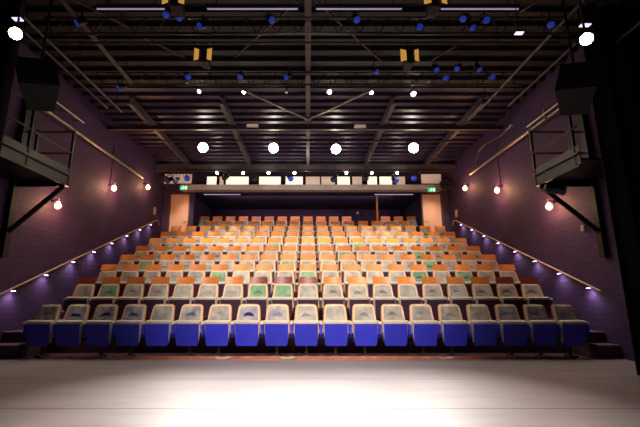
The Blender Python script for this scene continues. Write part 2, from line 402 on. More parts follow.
def cushion_mesh(H, wb, wt, rc, base, thick, curve=.03, nu=16, crease=.0, seed=0):
    rnd = random.Random(seed); bm = bmesh.new(); rows = []; ns = 20
    cx, cz = rnd.uniform(-.03, .03), rnd.uniform(.5, .68) * H
    for a in range(ns + 1):
        v = a / ns; s = .01 + (H - .022) * v
        w = half_w(s, H, wb, wt, rc) - .012; rw = []
        for k in range(nu + 1):
            u = -1 + 2 * k / nu
            prof = (1 - abs(u) ** 6) ** .5 * (1 - abs(2 * v - 1) ** 10) ** .5
            lump = .006 * math.sin(9 * u + seed) * math.sin(6 * v + seed * 2)
            arc = s - cz + .5 * (u * w - cx) ** 2 / .1
            dent = crease * math.exp(-(arc / .018) ** 2) * math.exp(-((u * w - cx) / .10) ** 2)
            rw.append(bm.verts.new(on_back(u * w, s, base + curve * u * u + (thick + lump) * prof - dent)))
        rows.append(rw)
    for a in range(ns):
        for k in range(nu): bm.faces.new((rows[a][k], rows[a][k + 1], rows[a + 1][k + 1], rows[a + 1][k]))
    # close the rim back to the shell
    rim = [e for e in bm.edges if len(e.link_faces) == 1]
    r = bmesh.ops.extrude_edge_only(bm, edges=rim)
    for v in [x for x in r['geom'] if isinstance(x, bmesh.types.BMVert)]: v.co.y += .012
    return bm
HC = .520                                   # cushioned height along the lean
def lumpy_bar(x0, x1, y0, y1, z0, z1, bev=.02):
    return bx(x0, x1, y0, y1, z0, z1)
def make_seat(front):
    e = empty('theatre_seat', (0, 0, 0))
    back = obj('backrest', shell_mesh(HC, .240, .196, .07, -.012, .006), 'ply', e, True)
    c = obj('back_cushion', cushion_mesh(HC, .232, .190, .062, .006, .035, crease=.02, seed=3), 'fab', back, True)
    if not front:
        # wooden head panel above the cushion
        bm = bmesh.new(); H0, H1 = HC + .004, HC + .150; rings = []
        for s in (H0, H0 + .03, H0 + .07, H0 + .11, H1 - .012, H1):
            w = .198 - (s - H0) * .10 - (.010 if s == H1 else 0); row = []
            for k in range(13):
                u = -1 + k / 6; row.append((on_back(u * w, s, .030 * u * u + .022), on_back(u * w, s, .030 * u * u + .004)))
            rings.append([(bm.verts.new(p), bm.verts.new(q)) for p, q in row])
        for a in range(len(rings) - 1):
            for k in range(12):
                A, B = rings[a], rings[a + 1]
                bm.faces.new((A[k][0], A[k + 1][0], B[k + 1][0], B[k][0])); bm.faces.new((A[k + 1][1], A[k][1], B[k][1], B[k + 1][1]))
            bm.faces.new((A[0][0], B[0][0], B[0][1], A[0][1])); bm.faces.new((A[12][1], B[12][1], B[12][0], A[12][0]))
        for k in range(12):
            bm.faces.new((rings[0][k + 1][0], rings[0][k][0], rings[0][k][1], rings[0][k + 1][1]))
            bm.faces.new((rings[-1][k][0], rings[-1][k + 1][0], rings[-1][k + 1][1], rings[-1][k][1]))
        obj('head_panel', bm, 'wood', back, True)
    # tipped-up seat : board outside, cushion inside
    tilt = Matrix.Translation((0, -.215, .21)) @ Matrix.Rotation(math.radians(9), 4, 'X')
    bm = bmesh.new()
    poly = [(-.178, .0), (.178, .0), (.195, .04), (.206, .20), (.208, .392), (-.208, .392), (-.206, .20), (-.195, .04)]
    prism(bm, poly, 'y', -.05, -.028, tilt)
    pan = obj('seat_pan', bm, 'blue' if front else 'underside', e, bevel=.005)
    bm = bmesh.new()
    prism(bm, [(-.190, .03), (.190, .03), (.216, .2), (.221, .385), (-.221, .385), (-.216, .2)], 'y', -.042, .05, tilt)
    box(bm, -.224, .224, -.060, .055, .380, .43, tilt)
    obj('seat_cushion', bm, 'cream', pan, True, bevel=.014)
    # support beam, leg, foot
    obj('support_beam', bx(-PITCH / 2 - .03, PITCH / 2 - .034, -.12, -.06, .27, .33), 'black', e, bevel=.004)
    bm = bx(-.025, .025, -.125, -.055, .03, .27); obj('leg', bm, 'gunmetal', e, bevel=.008)
    bm = bx(-.06, .06, -.24, .0, .0, .035); obj('foot_plate', bm, 'gunmetal', e, bevel=.008)
    # armrest on its left
    add_arm(e, -PITCH / 2, front)
    return e
def add_arm(e, x, front):
    bm = bmesh.new(); prism(bm, [(-.262, .565), (-.268, .40), (-.20, .33), (-.06, .30), (-.04, .565)], 'x', x - .022, x + .022)
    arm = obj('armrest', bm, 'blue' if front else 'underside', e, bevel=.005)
    bm = bmesh.new()
    prism(bm, [(-.285, .57), (-.285, .60), (-.27, .61), (-.02, .62), (-.02, .57)], 'x', x - .030, x + .030)
    obj('arm_pad', bm, 'cream', arm, bevel=.008)
    return arm
proto_front = make_seat(True); proto_tier = make_seat(False)
def kids(o): return {c.name.split('.')[0]: c for c in o.children}
# cushion variants sharing the same place, with different fabric and creases
VAR = {}
for key, mat in (('fab', 'fab'), ('fab_b', 'fab_b'), ('fab_g', 'fab_g')):
    for sd in range(3):
        o = obj('tmp', cushion_mesh(HC, .232, .190, .062, .006, .035, crease=(.028, .012, .0)[sd], seed=sd * 5 + 1), mat, None, True)
        VAR[(key, sd)] = o.data; bpy.data.objects.remove(o)
HEADS = {}
hp = [c for c in kids(proto_tier)['backrest'].children if c.name.startswith('head_panel')][0]
for k in ('wood', 'wood_lit', 'wood_d'):
    me = hp.data.copy(); me.materials.clear(); me.materials.append(M[k]); HEADS[k] = me
LEGS_FRONT = {0, 2, 3, 5, 6, 8, 9, 10, 11, 13, 14, 16, 17, 18}
GREEN = {(0, 1), (0, 7), (0, 8), (1, 5), (1, 9), (1, 14), (1, 16), (2, 1), (2, 8), (2, 15), (3, 15), (4, 7), (6, 17), (4, 12), (3, 11)}
BLUEP = {(-1, k) for k in (0, 1, 2, 3, 5, 7, 8, 16, 17, 18)} 
DARKW = {(0, 7), (0, 8), (0, 9), (0, 17), (0, 18), (0, 0)}
used = {}
rows = [(-1, 19)] + [(i, 19) for i in range(7)] + [(7, 15), (8, 17)]
ROW_Y = {-1: 7.30}; ROW_Z = {-1: 0.0}
for i in range(9): ROW_Y[i] = row_y(i); ROW_Z[i] = row_z(i)
ROWNAME = {-1: 'front row', 0: 'second row', 1: 'third row', 2: 'fourth row', 3: 'fifth row', 4: 'sixth row', 5: 'seventh row', 6: 'eighth row', 7: 'ninth row', 8: 'top row'}
rs = random.Random(11)
for (i, n) in rows:
    for k in range(n):
        if i == 8 and k in (12, 13): continue
        src = proto_front if i == -1 else proto_tier
        if src.name not in used: used[src.name] = 1; o = src
        else: o = copy_tree(src)
        x = (k - (n - 1) / 2) * PITCH
        o.location = (x * (.9955 if i == -1 else 1) - (.03 if i == -1 else 0), ROW_Y[i] + (.02 if i == -1 else 0), ROW_Z[i])
        kd = kids(o); bk = kd['backrest']; bc = kids(bk)['back_cushion']
        green = (i, k) in GREEN; blue = (i, k) in BLUEP
        bc.data = VAR[('fab_g' if green else 'fab_b' if blue else 'fab', rs.randrange(3))]
        dark = (i, k) in DARKW
        if i >= 0: kids(bk)['head_panel'].data = HEADS['wood_d' if dark else 'wood_lit' if i in (4, 6) else 'wood']
        pos = ('leftmost' if k == 0 else 'rightmost' if k == n - 1 else
               '%s from the left' % ORD[k] if k < n / 2 else '%s from the right' % ORD[n - 1 - k])
        if i == 8 and k > 11: pos = {14: 'third from the right', 15: 'second from the right', 16: 'rightmost'}[k]
        if i == -1:
            look = 'blue-fronted seat with dark blue patch' if blue else 'plain grey blue-fronted seat'
        else:
            look = 'green-backed theatre seat' if green else 'grey theatre seat with maroon head panel' if dark else 'grey theatre seat with orange wooden head panel'
        tag(o, '%s, %s in the %s' % (look, pos, ROWNAME[i]), 'seat', 'theatre seats in the %s' % ROWNAME[i])
        if i == -1 and k not in LEGS_FRONT:
            for nm in ('leg', 'foot_plate'): bpy.data.objects.remove(kd[nm])
        if k == n - 1 or (i == 8 and k == 11):
            add_arm(o, PITCH / 2, i == -1)

# ------------------------------------------------------------ handrails and step lights
def rail_pt(x, Y): return Vector((x, Y, 1.17 + (Y - 7.19) * .3934))
for side, x in ((0, WL), (1, WR)):
    s = 1 if side == 0 else -1
    y0, y1 = (6.0, 13.65) if side == 0 else (7.15, 13.65)
    e = tag(empty('handrail', (x, y0, 0)), ('sloping wooden handrail on the left brick wall', 'sloping wooden handrail on the right brick wall')[side], 'handrail')
    a, b = rail_pt(x + s * .07, y0), rail_pt(x + s * .07, y1)
    pts = [a - e.location, b - e.location, b - e.location + Vector((0, .18, .02)), b - e.location + Vector((0, .30, -.12))]
    obj('rail', tb(pts, .017, 10), 'rail', e, True)
    for q in range(7):
        Y = y0 + .5 + q * (y1 - y0 - .8) / 6; p = rail_pt(x + s * .07, Y) - e.location
        obj('bracket', tb([p, p + Vector((0, 0, -.06)), p + Vector((-s * .07, 0, -.07))], .008, 6), 'steel', e, True)
    leds = ([(12, 289.5), (45, 274), (72, 262), (93, 251), (111, 243), (126, 236), (139, 230), (150, 224)] if side == 0 else
            [(461.8, 225), (472.6, 230), (484.8, 236), (499, 243), (516, 251.6), (536, 262.5), (560.5, 274.6), (590, 288.4)][::-1])
    for q, (px, py) in enumerate(leds):
        p = P(px, py, X=x + s * .03)
        zr = rail_pt(x, p.y).z - .045
        nm = 'lowest' if q == 0 else 'highest' if q == 7 else '%s lowest' % ORD[q]
        l = obj('step_light', bx(-.02, .02, -.045, .045, -.018, .0), 'black', None, bevel=.004)
        l.location = (x + s * .06, p.y, zr)
        obj('lens', bx(-.016, .016, -.04, .04, -.026, -.0185), 'led', l)
        tag(l, 'small violet-white light under the %s handrail, %s of the eight' % (('left', 'right')[side], nm), 'light', 'violet-white lights under the %s handrail' % ('left', 'right')[side])
        ld = bpy.data.lights.new('step_spot', 'SPOT'); ld.energy = 8; ld.color = (.88, .76, 1); ld.spot_size = math.radians(140); ld.spot_blend = 1; ld.shadow_soft_size = .05
        lo = bpy.data.objects.new('step_spot', ld); COL.objects.link(lo); lo.location = (x + s * .11, p.y, zr - .035); lo.rotation_euler = (0, math.radians(-14 * -s), 0)

# ------------------------------------------------------------ wall sconces
def sconce(px, py, side, label, cord=False, power=30):
    x = (WL, WR)[side]; s = (1, -1)[side]
    p = P(px, py, X=x + s * .14)
    e = tag(empty('wall_lamp', (x, p.y, p.z)), label, 'wall lamp', 'warm bare-bulb wall lamps')
    bm = bmesh.new(); tube(bm, [(0, 0, .10), (s * .02, 0, .10)], .045, 12); tube(bm, [(s * .02, 0, .10), (s * .14, 0, .13)], .010, 8)
    obj('bracket', bm, 'black', e, True)
    obj('socket', tb([(s * .14, 0, .15), (s * .14, 0, .07)], .022, 10), 'steel', e, True)
    bm = bmesh.new(); prof = [(.07, .018), (.045, .035), (.01, .058), (-.03, .062), (-.065, .045), (-.085, .012)]
    tube(bm, [(s * .14, 0, z) for z, r in prof], [r for z, r in prof], 14)
    obj('bulb', bm, 'bulb', e, True)
    if cord: obj('conduit', tb([(s * .02, 0, .14), (s * .02, 0, CEIL - .7 - p.z)], .010, 6), 'black', e)
    ld = bpy.data.lights.new('sconce_light', 'POINT'); ld.energy = power; ld.color = (1, .50, .24); ld.shadow_soft_size = .06
    lo = bpy.data.objects.new('sconce_light', ld); COL.objects.link(lo); lo.location = (x + s * .24, p.y, p.z)
sconce(58, 205, 0, 'warm bulb on the left wall, nearest the stage', power=26)
sconce(114, 188, 0, 'warm bulb on the left wall, the middle one of three', True)
sconce(148, 187, 0, 'warm bulb on the left wall, beside the back door', power=20)
sconce(549, 206, 1, 'warm bulb on the right wall, under the balcony end', power=30)
sconce(497, 190, 1, 'warm bulb on the right wall, the middle one of three', True)
sconce(465, 188, 1, 'warm bulb on the right wall, beside the back door', power=20)
for side, (px, py) in enumerate(((154.5, 211), (456.5, 213.5))):
    x = (WL, WR)[side]; s = (1, -1)[side]; p = P(px, py, X=x)
    o = obj('light_switch', bx(0, s * .02, -.10, .10, -.14, .14), 'plate', None, bevel=.006); o.location = (x, p.y, p.z)
    obj('rocker', bx(s * .02, s * .028, -.05, .05, -.08, .08), 'white', o, bevel=.003)
    tag(o, 'beige wall switch box on the %s wall by the top of the handrail' % ('left', 'right')[side], 'switch')

# ------------------------------------------------------------ exit signs
for side, (px, py) in enumerate(((184, 188), (431.5, 190))):
    p = P(px, py, Y=YB - .42)
    e = tag(empty('exit_sign', p), 'green lit exit sign above the %s salmon door' % ('left', 'right')[side], 'sign', 'green exit signs')
    obj('housing', bx(-.15, .15, -.03, .03, -.085, .085), 'white', e, bevel=.01)
    obj('face', bx(-.145, .145, -.035, -.031, -.075, .075), 'exit', e)
    bm = bmesh.new()
    # running figure and doorway
    bmesh.ops.create_circle(bm, cap_ends=True, segments=10, radius=.013, matrix=Matrix.Translation((-.01, -.037, .045)) @ Matrix.Rotation(PI / 2, 4, 'X'))
    for (a, b, w) in (((-.01, .03), (-.03, -.01), .011), ((-.03, -.01), (-.06, -.02), .008), ((-.06, -.02), (-.075, -.05), .007), ((-.03, -.01), (-.012, -.03), .008), ((-.012, -.03), (-.02, -.06), .007), ((-.012, .025), (.022, .012), .006), ((-.016, .022), (-.05, .018), .006)):
        d = Vector((b[0] - a[0], 0, b[1] - a[1])); n = Vector((-d.z, 0, d.x)).normalized() * w
        A, B = Vector((a[0], -.037, a[1])), Vector((b[0], -.037, b[1]))
        bm.faces.new([bm.verts.new(v) for v in (A + n, B + n, B - n, A - n)])
    box(bm, .045, .11, -.038, -.036, -.06, .06)
    obj('pictogram', bm, 'exit_white', e)

# ------------------------------------------------------------ lighting trough over the recess
zt = P(308, 190, Y=YB - .35).z; zu = P(308, 184.5, Y=YB - .35).z
x0 = P(181, 187, Y=YB - .35).x; x1 = P(441, 187, Y=YB - .35).x
e = tag(empty('balcony_ledge', (0, YB - .36, zt)), 'long pale ledge running above the recess between the two doors', 'ledge')
obj('beam', bx(x0, x1, 0, .35, 0, zu - zt), 'ledge', e, bevel=.01)
obj('lower_lip', bx(x0, x1, -.02, .0, .0, .05), 'ledge', e)
zp = P(308, 176.5, Y=YB - .05).z
for n, (a, b, m) in enumerate(((207, 217, 'trough'), (219.5, 224, 'trough_dim'), (226, 249, 'trough'), (259, 281, 'trough'), (285.5, 303, 'trough'), (305.5, 320, 'trough_dim'), (321, 335, 'trough_dim'), (337, 350, 'trough'), (352, 362, 'trough_dim'), (367, 377, 'trough'), (379, 392, 'trough'), (396, 405, 'trough_dim'))):
    xa, xb = P(a, 180, Y=YB - .03).x, P(b, 180, Y=YB - .03).x
    o = obj('lit_panel', bx(xa, xb, YB - .06, YB - .012, zu + .0, zp), 'gunmetal')
    obj('diffuser', bx(xa + .01, xb - .01, YB - .066, YB - .0601, zu + .01, zp - .01), m, o)
    tag(o, '%s panel in the strip above the recess, %s from the left' % ('white lit' if m == 'trough' else 'dim pinkish', ORD[n]), 'light panel', 'panels above the pale ledge')
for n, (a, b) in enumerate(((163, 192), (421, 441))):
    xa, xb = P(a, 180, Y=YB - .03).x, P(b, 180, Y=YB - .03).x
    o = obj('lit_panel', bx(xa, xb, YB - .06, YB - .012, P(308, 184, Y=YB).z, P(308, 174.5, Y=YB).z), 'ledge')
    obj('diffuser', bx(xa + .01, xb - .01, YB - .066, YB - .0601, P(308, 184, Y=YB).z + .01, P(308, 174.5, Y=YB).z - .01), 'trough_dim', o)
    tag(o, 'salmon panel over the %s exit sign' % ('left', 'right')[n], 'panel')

# recess fittings
p = P(377, 205, Y=14.15)
post = obj('steel_post', bx(-.035, .035, -.035, .035, row_z(7), 5.0), 'wood', None, bevel=.006); post.location = (P(377, 205, Y=14.78).x, 14.78, 0)
for v in (0,): pass
tag(post, 'thin orange post standing behind the ninth row right of centre', 'post', kind='thing')
obj('base_plate', bx(-.07, .07, -.06, .06, row_z(8), row_z(8) + .01), 'gunmetal', post)
for n, (a, b, y, m) in enumerate(((202, 240, 190.6, 'tube'), (375, 415, 192, 'tube'))):
    xa, xb = P(a, y, Y=16).x, P(b, y, Y=16).x; z = min(P(308, y, Y=16).z, 4.9)
    xa *= .9; xb *= .9
    o = obj('light_batten', bx(xa, xb, 14.58, 14.66, 4.96, 5.0), 'black')
    obj('lamp_tube', tb([(xa + .02, 14.62, 4.945), (xb - .02, 14.62, 4.945)], .02), m, o)
    tag(o, ('faint tube light at the top of the recess near the left door', 'faint tube light at the top of the recess right of the orange post')[n], 'tube light')
xa, xb = P(275, 202, Y=17).x, P(368, 202, Y=17).x; z = P(308, 202, Y=17).z
o = obj('curtain_rail', tb([(xa, 17, z), (xb, 17, z)], .02), 'gunmetal')
for xx in (xa + .2, (xa + xb) / 2, xb - .2): obj('hanger', tb([(xx, 17, z), (xx, 17, 5.0)], .008, 6), 'gunmetal', o)
tag(o, 'thin horizontal rail behind the top row', 'rail')
def drape(name, x0, x1, y, z0, z1, mat, amp=.05, n=60, axis='x', folds=7):
    bm = bmesh.new(); lo = []; hi = []; lo2 = []; hi2 = []
    for k in range(n + 1):
        t = k / n; u = x0 + (x1 - x0) * t; w = amp * math.sin(t * folds * 2 * PI) + amp * .3 * math.sin(t * folds * 5.3 + 1)
        for L_, zz, dd in ((lo, z0, 0), (hi, z1, 0), (lo2, z0, .012), (hi2, z1, .012)):
            q = 1.0 if zz == z0 else .75
            L_.append(bm.verts.new((u, y + w * q + dd, zz) if axis == 'x' else (y + w * q + dd, u, zz)))
    for k in range(n):
        bm.faces.new((lo[k], lo[k + 1], hi[k + 1], hi[k])); bm.faces.new((lo2[k + 1], lo2[k], hi2[k], hi2[k + 1]))
        bm.faces.new((lo[k + 1], lo[k], lo2[k], lo2[k + 1])); bm.faces.new((hi[k], hi[k + 1], hi2[k + 1], hi2[k]))
    bm.faces.new((lo[0], hi[0], hi2[0], lo2[0])); bm.faces.new((lo[n], lo2[n], hi2[n], hi[n]))
    return obj(name, bm, mat, None, True)
for n, (a, b, lab) in enumerate(((-4.3, -3.55, 'dark folded drape at the left side of the recess'), (1.55, 2.5, 'dark folded drape in the recess behind the control desk'), (3.65, 4.3, 'dark folded drape at the right side of the recess'))):
    tag(drape('drape', a, b, 17.3, row_z(8), 4.95, 'navy', .05, 50, 'x', 6 if n == 1 else 5), lab, 'drape', 'drapes in the recess')
# control desk in the gap of the top row
xd = 4.5 * PITCH; zd = row_z(8)
e = tag(empty('control_desk', (xd, 15.2, zd)), 'dark control desk in the gap of the top row beside the orange post', 'desk')
obj('desk_top', bx(-.42, .42, -.22, .30, .86, .90), 'black', e, bevel=.006)
obj('modesty_panel', bx(-.40, .40, -.18, -.15, .06, .86), 'navy', e)
for s in (-1, 1): obj('leg', bx(s * .40 - .02, s * .40 + .02, -.18, .26, 0, .86), 'black', e)
q = tag(empty('desk_lamp', (P(357.5, 212.5, Y=15.1).x, 15.15, zd + .90)), 'small beige lamp standing on the control desk', 'lamp')
obj('base', tb([(0, 0, 0), (0, 0, .015)], .05, 12), 'black', q); obj('stem', tb([(0, 0, .01), (0, .02, .22), (0, -.04, .27)], .008, 6), 'black', q)
bm = bmesh.new(); tube(bm, [(0, -.02, .28), (0, -.10, .24)], [.025, .06], 12); obj('shade', bm, 'plate', q, True)

# ------------------------------------------------------------ roof beams, bracing
for n, (x, y0, y1) in enumerate(((-4.44, 8.7, YB), (-2.16, 8.7, YB), (0, 3.0, YB), (2.14, 8.7, YB), (4.36, 8.7, YB))):
    bm = bmesh.new(); z = CEIL - .08
    box(bm, x - .055, x + .055, y0, y1, z - .20, z - .185); box(bm, x - .055, x + .055, y0, y1, z - .015, z); box(bm, x - .008, x + .008, y0, y1, z - .19, z - .01)
    o = obj('roof_beam', bm, 'beam')
    tag(o, ('grey roof beam running front to back nearest the left wall', 'grey roof beam running front to back left of centre', 'grey roof beam running front to back down the middle of the ceiling', 'grey roof beam running front to back right of centre', 'grey roof beam running front to back nearest the right wall')[n], 'beam', 'lengthwise roof beams', 'thing')
for n, (py, Y) in enumerate(((127, 9.95), (163, 13.3))):
    z = CEIL - .28
    bm = bmesh.new(); hb_ = .24 if n else .13; box(bm, WL, WR, Y - .05, Y + .05, z - hb_, z - hb_ + .02); box(bm, WL, WR, Y - .05, Y + .05, z - .02, z); box(bm, WL, WR, Y - .01, Y + .01, z - hb_ + .01, z - .01)
    tag(obj('cross_beam', bm, 'beam'), ('steel crossbeam under the middle of the roof', 'steel crossbeam under the roof just before the back wall')[n], 'beam', 'crosswise roof beams', 'thing')
for n, (a, b) in enumerate((((243, 90), (307, 119)), ((372, 90), (309, 119)))):
    p0, p1 = P(*a, Z=5.68), P(*b, Z=5.68)
    o = obj('brace_rod', tb([p0, p1], .025), 'steel'); obj('end_plate', tb([p1 - Vector((0, 0, .03)), p1 + Vector((0, 0, .03))], .06, 10), 'steel', o)
    tag(o, ('bright diagonal brace rod running from the left to the middle beam', 'bright diagonal brace rod running from the right to the middle beam')[n], 'brace')
for n, (a, b) in enumerate((((299, 0), (235, 57)), ((315, 0), (382, 62)), ((145, 38), (184, 57)), ((456, 46), (432, 60)), ((75, 0), (130, 28)), ((520, 12), (545, -4)))):
    o = obj('brace_bar', tb([P(*a, Z=5.82), P(*b, Z=5.82)], .022, 6), 'beam')
    tag(o, 'thin diagonal brace bar under the dark deck %s' % ('left of the middle beam', 'right of the middle beam', 'by the left amber flood lamp', 'by the right amber flood lamps', 'above the left end of the near truss', 'above the right end of the near truss')[n], 'brace')
# lengthwise curtain and cable rails
for n, (x, z, y0, y1, r) in enumerate(((-4.40, 5.3, 4.8, 8.3, .022), (-4.64, 5.3, 4.8, 8.1, .020), (4.02, 5.3, 3.2, 8.2, .024), (4.58, 5.3, 5.75, 8.0, .020), (-3.72, 5.45, 4.6, 7.3, .04), (5.0, 5.1, 4.0, 5.45, .018))):
    o = obj('hanging_rail', tb([(x, y0, z), (x, y1, z)], r), 'beam')
    for yy in (y0 + .4, (y0 + y1) / 2, y1 - .3): obj('hanger', tb([(x, yy, z), (x, yy, CEIL - .08)], .007, 6), 'black', o)
    tag(o, ('long thin rail under the ceiling on the left, inner one of the pair', 'long thin rail under the ceiling on the left, outer one of the pair', 'long thin rail under the ceiling on the right, inner one of the pair', 'long thin rail under the ceiling on the right, outer one of the pair', 'thick short pipe hanging above the left end of the trusses', 'short thin rail at the top right beside the dark curtain')[n], 'rail', 'rails hung lengthwise under the ceiling')
# wall pipes
for n, (X, pts, m, r) in enumerate((
        (WL + .10, [(30, 107), (142.5, 173)], 'steel', .045),
        (WL + .22, [(50, 97), (84, 123)], 'white', .016),
        (WR - .10, [(600, 80), (470, 174)], 'steel', .04),
        (WR - .22, [(562, 100), (527, 127)], 'white', .016))):
    if n in (0, 2): q = [P(*pts[0], X=X), P(*pts[1], X=X)]; zz = sum(v.z for v in q) / 2; q = [Vector((v.x, v.y, zz)) for v in q]
    else: q = [P(*v, X=X) for v in pts]; zz = sum(v.z for v in q) / 2; q = [Vector((v.x, v.y, zz)) for v in q]
    o = obj('wall_pipe', tb(q, r, 10), m, None, True)
    for t in (.1, .5, .9):
        c = q[0].lerp(q[1], t); w = WL if X < 0 else WR
        obj('pipe_clip', tb([c, (w, c.y, c.z + .02)], .010, 6), 'black', o)
    tag(o, ('long steel pipe along the top of the left brick wall', 'short bright pipe high above the left balcony', 'long steel pipe along the top of the right brick wall', 'short bright pipe high above the right balcony')[n], 'pipe', 'pipes along the side walls')
q = [P(512, 124, X=5.2), P(500, 136, X=5.2), P(484, 145, X=5.1), P(478, 152, X=5.0), P(477.5, 166, X=5.0)]
tag(obj('conduit', tb(q, .024, 8), 'gunmetal', None, True), 'bent copper-coloured conduit curving down above the right wall lamps', 'pipe')
p = P(545, 115, X=5.32)
o = obj('yellow_strap', tb([p + Vector((0, 0, .14)), p - Vector((0, 0, .14))], .03, 8), 'yellow', None, True)
tag(o, 'yellow strap tied round the pipe above the right balcony', 'strap')
# ducts and kit above each door
for s, pts in ((0, [(150, 172), (161, 177), (168, 182)]), (1, [(470, 172), (458, 180), (440, 186)])):
    for j in range(3):
        q = [P(px, py + j * 4 - 3, Y=YB - .5 - .2 * j + .0) for px, py in pts]
        tag(obj('vent_pipe', tb(q, .05 - .01 * j, 10), 'gunmetal', None, True), '%s grey pipe in the corner above the %s door' % (('upper', 'middle', 'lower')[j], ('left', 'right')[s]), 'pipe', 'pipes above the %s door' % ('left', 'right')[s])

# ------------------------------------------------------------ trusses, bars
def truss(name, Y, z0, z1, xa, xb, lab, bays=26):
    e = tag(empty(name, (0, Y, z1)), lab, 'truss', 'lighting trusses')
    for z in (0, z0 - z1): obj('chord', tb([(xa, 0, z), (xb, 0, z)], .020), 'gunmetal', e, True)
    bm = bmesh.new(); h = z0 - z1
    for k in range(bays):
        xA = xa + (xb - xa) * k / bays; xM = xa + (xb - xa) * (k + .5) / bays; xB = xa + (xb - xa) * (k + 1) / bays
        tube(bm, [(xA, 0, 0), (xM, 0, h)], .008, 5); tube(bm, [(xM, 0, h), (xB, 0, 0)], .008, 5)
    obj('lattice', bm, 'black', e)
    for xx in (xa + 1, (xa + xb) / 2 + .5, xb - 1): obj('drop_wire', tb([(xx, 0, 0), (xx, 0, CEIL - z1 - .08)], .006, 5), 'black', e)
truss('lighting_truss', 7.3, 5.42, 5.70, -4.5, 4.5, 'long dark lattice truss across the hall before the roof beams')
truss('lighting_truss', 5.3, 5.13, 5.42, -4.2, 4.2, 'near lattice truss across the top of the view')
def bar(Y, z, xa, xb, lab, r=.022, m='gunmetal'):
    o = obj('lighting_bar', tb([(xa, Y, z), (xb, Y, z)], r, 10), m, None, True)
    for t in (.12, .5, .88): xx = xa + (xb - xa) * t; obj('drop_wire', tb([(xx, Y, z), (xx, Y, CEIL - .08)], .006, 5), 'black', o)
    tag(o, lab, 'bar', 'lighting bars')
bar(5.8, 5.33, -4.3, 4.3, 'plain lighting bar between the two lattice trusses')
bar(4.46, 5.32, -4.2, 4.2, 'lighting bar above the near white batten lights')
zb = P(308, 141, Y=11).z
bar(11.0, zb, P(150, 147, Y=11).x, P(465, 147, Y=11).x, 'lighting bar carrying the four big lit spotlights')
zg = P(308, 171, Y=13.2).z
bar(13.2, zg, P(180, 175, Y=13.2).x, P(440, 175, Y=13.2).x, 'lighting bar just before the pale ledge')
for n, (a, b, py, Y) in enumerate(((96, 150, 6, 5.0), (206, 299, 9.5, 5.0), (315, 403, 10, 5.0), (440, 520, 12, 5.0), (-2, 20, 7, 5.0))):
    z = P(308, 9 if n < 4 else 7, Y=Y).z; xa, xb = P(a, py, Y=Y).x, P(b, py, Y=Y).x
    if n == 0: xb = P(166, py, Y=Y).x
    if n == 4: continue
    o = obj('light_batten', bx(xa, xb, Y - .03, Y + .03, z + .01, z + .06), 'black', None, bevel=.005)
    obj('lamp_tube', tb([(xa + .02, Y, z), (xb - .02, Y, z)], .011), 'tube', o, True)
    for xx in (xa + .15, xb - .15): obj('hanger', tb([(xx, Y, z + .05), (xx, Y, CEIL - .08)], .006, 5), 'black', o)
    tag(o, 'long lavender tube light under the ceiling, %s' % ('first from the left', 'left of the middle beam', 'right of the middle beam', 'last at the right')[n], 'tube light', 'lavender tube lights')
for n, (px, py, w, Y) in enumerate(((18, 19, .12, 4.3), (585, 25, .14, 4.6), (519, 33, .12, 4.8))):
    p = P(px, py, Y=Y); o = obj('light_bar', bx(-w / 2, w / 2, -.03, .03, 0, .04), 'black', None, bevel=.004); o.location = p
    obj('lens', bx(-w / 2 + .005, w / 2 - .005, -.034, .03, -.012, -.0005), 'tube_hi', o)
    obj('hanger', tb([(0, 0, .04), (0, 0, CEIL - p.z - .075)], .006, 5), 'black', o)
    tag(o, ('short white light strip above the big left lamp', 'short white light strip above the big right lamp', 'short white light strip left of the big right lamp')[n], 'light')

# ------------------------------------------------------------ stage lanterns
def lantern(loc, tilt, yaw, sc, label, cat, group, lens='lens_dark', body='black', drop=.0, wide=1.0, barrel=1.0):
    """yoke-hung lantern; loc = middle of the lens; tilt down from horizontal; yaw about z (0 looks at the stage)"""
    R = Matrix.Rotation(tilt, 4, 'X')
    loc = Vector(loc) - Matrix.Rotation(yaw, 4, 'Z') @ (R @ Vector((0, -.165 * sc, 0)))
    e = tag(empty('stage_lantern', loc, (0, 0, yaw)), label, cat, group)
    def tr(pts): return [R @ (Vector(p) * sc) for p in pts]
    b = obj('body', tb(tr([(0, .20 * barrel, 0), (0, .17 * barrel, 0), (0, .05, 0), (0, -.09, 0), (0, -.12, 0), (0, -.15, 0)]), [.04 * sc, .085 * sc * wide, .10 * sc * wide, .10 * sc * wide, .12 * sc * wide, .12 * sc * wide], 16), body, e, True)
    obj('lens', tb(tr([(0, -.145, 0), (0, -.155, 0), (0, -.175, 0), (0, -.19, 0), (0, -.197, 0)]), [.113 * sc * wide, .113 * sc * wide, .095 * sc * wide, .06 * sc * wide, .02 * sc * wide], 24), lens, b)
    bm = bmesh.new(); w = .13 * sc * wide; t = .012 * sc
    box(bm, -w - t, -w, -.02 * sc, .02 * sc, -.02 * sc, .20 * sc); box(bm, w, w + t, -.02 * sc, .02 * sc, -.02 * sc, .20 * sc); box(bm, -w - t, w + t, -.02 * sc, .02 * sc, .20 * sc, .20 * sc + t)
    obj('yoke', bm, 'black', e)
    obj('clamp', tb([(0, 0, .20 * sc), (0, 0, .20 * sc + .05 + drop)], .014, 8), 'gunmetal', e)
    return e
def spot(loc, target, power, size, blend=.6, color=(1, .84, .62), soft=.08):
    ld = bpy.data.lights.new('spot_beam', 'SPOT'); ld.energy = power; ld.spot_size = math.radians(size); ld.spot_blend = blend; ld.color = color; ld.shadow_soft_size = soft
    o = bpy.data.objects.new('spot_beam', ld); COL.objects.link(o); o.location = loc
    o.rotation_euler = (Vector(target) - Vector(loc)).to_track_quat('-Z', 'Y').to_euler(); return o
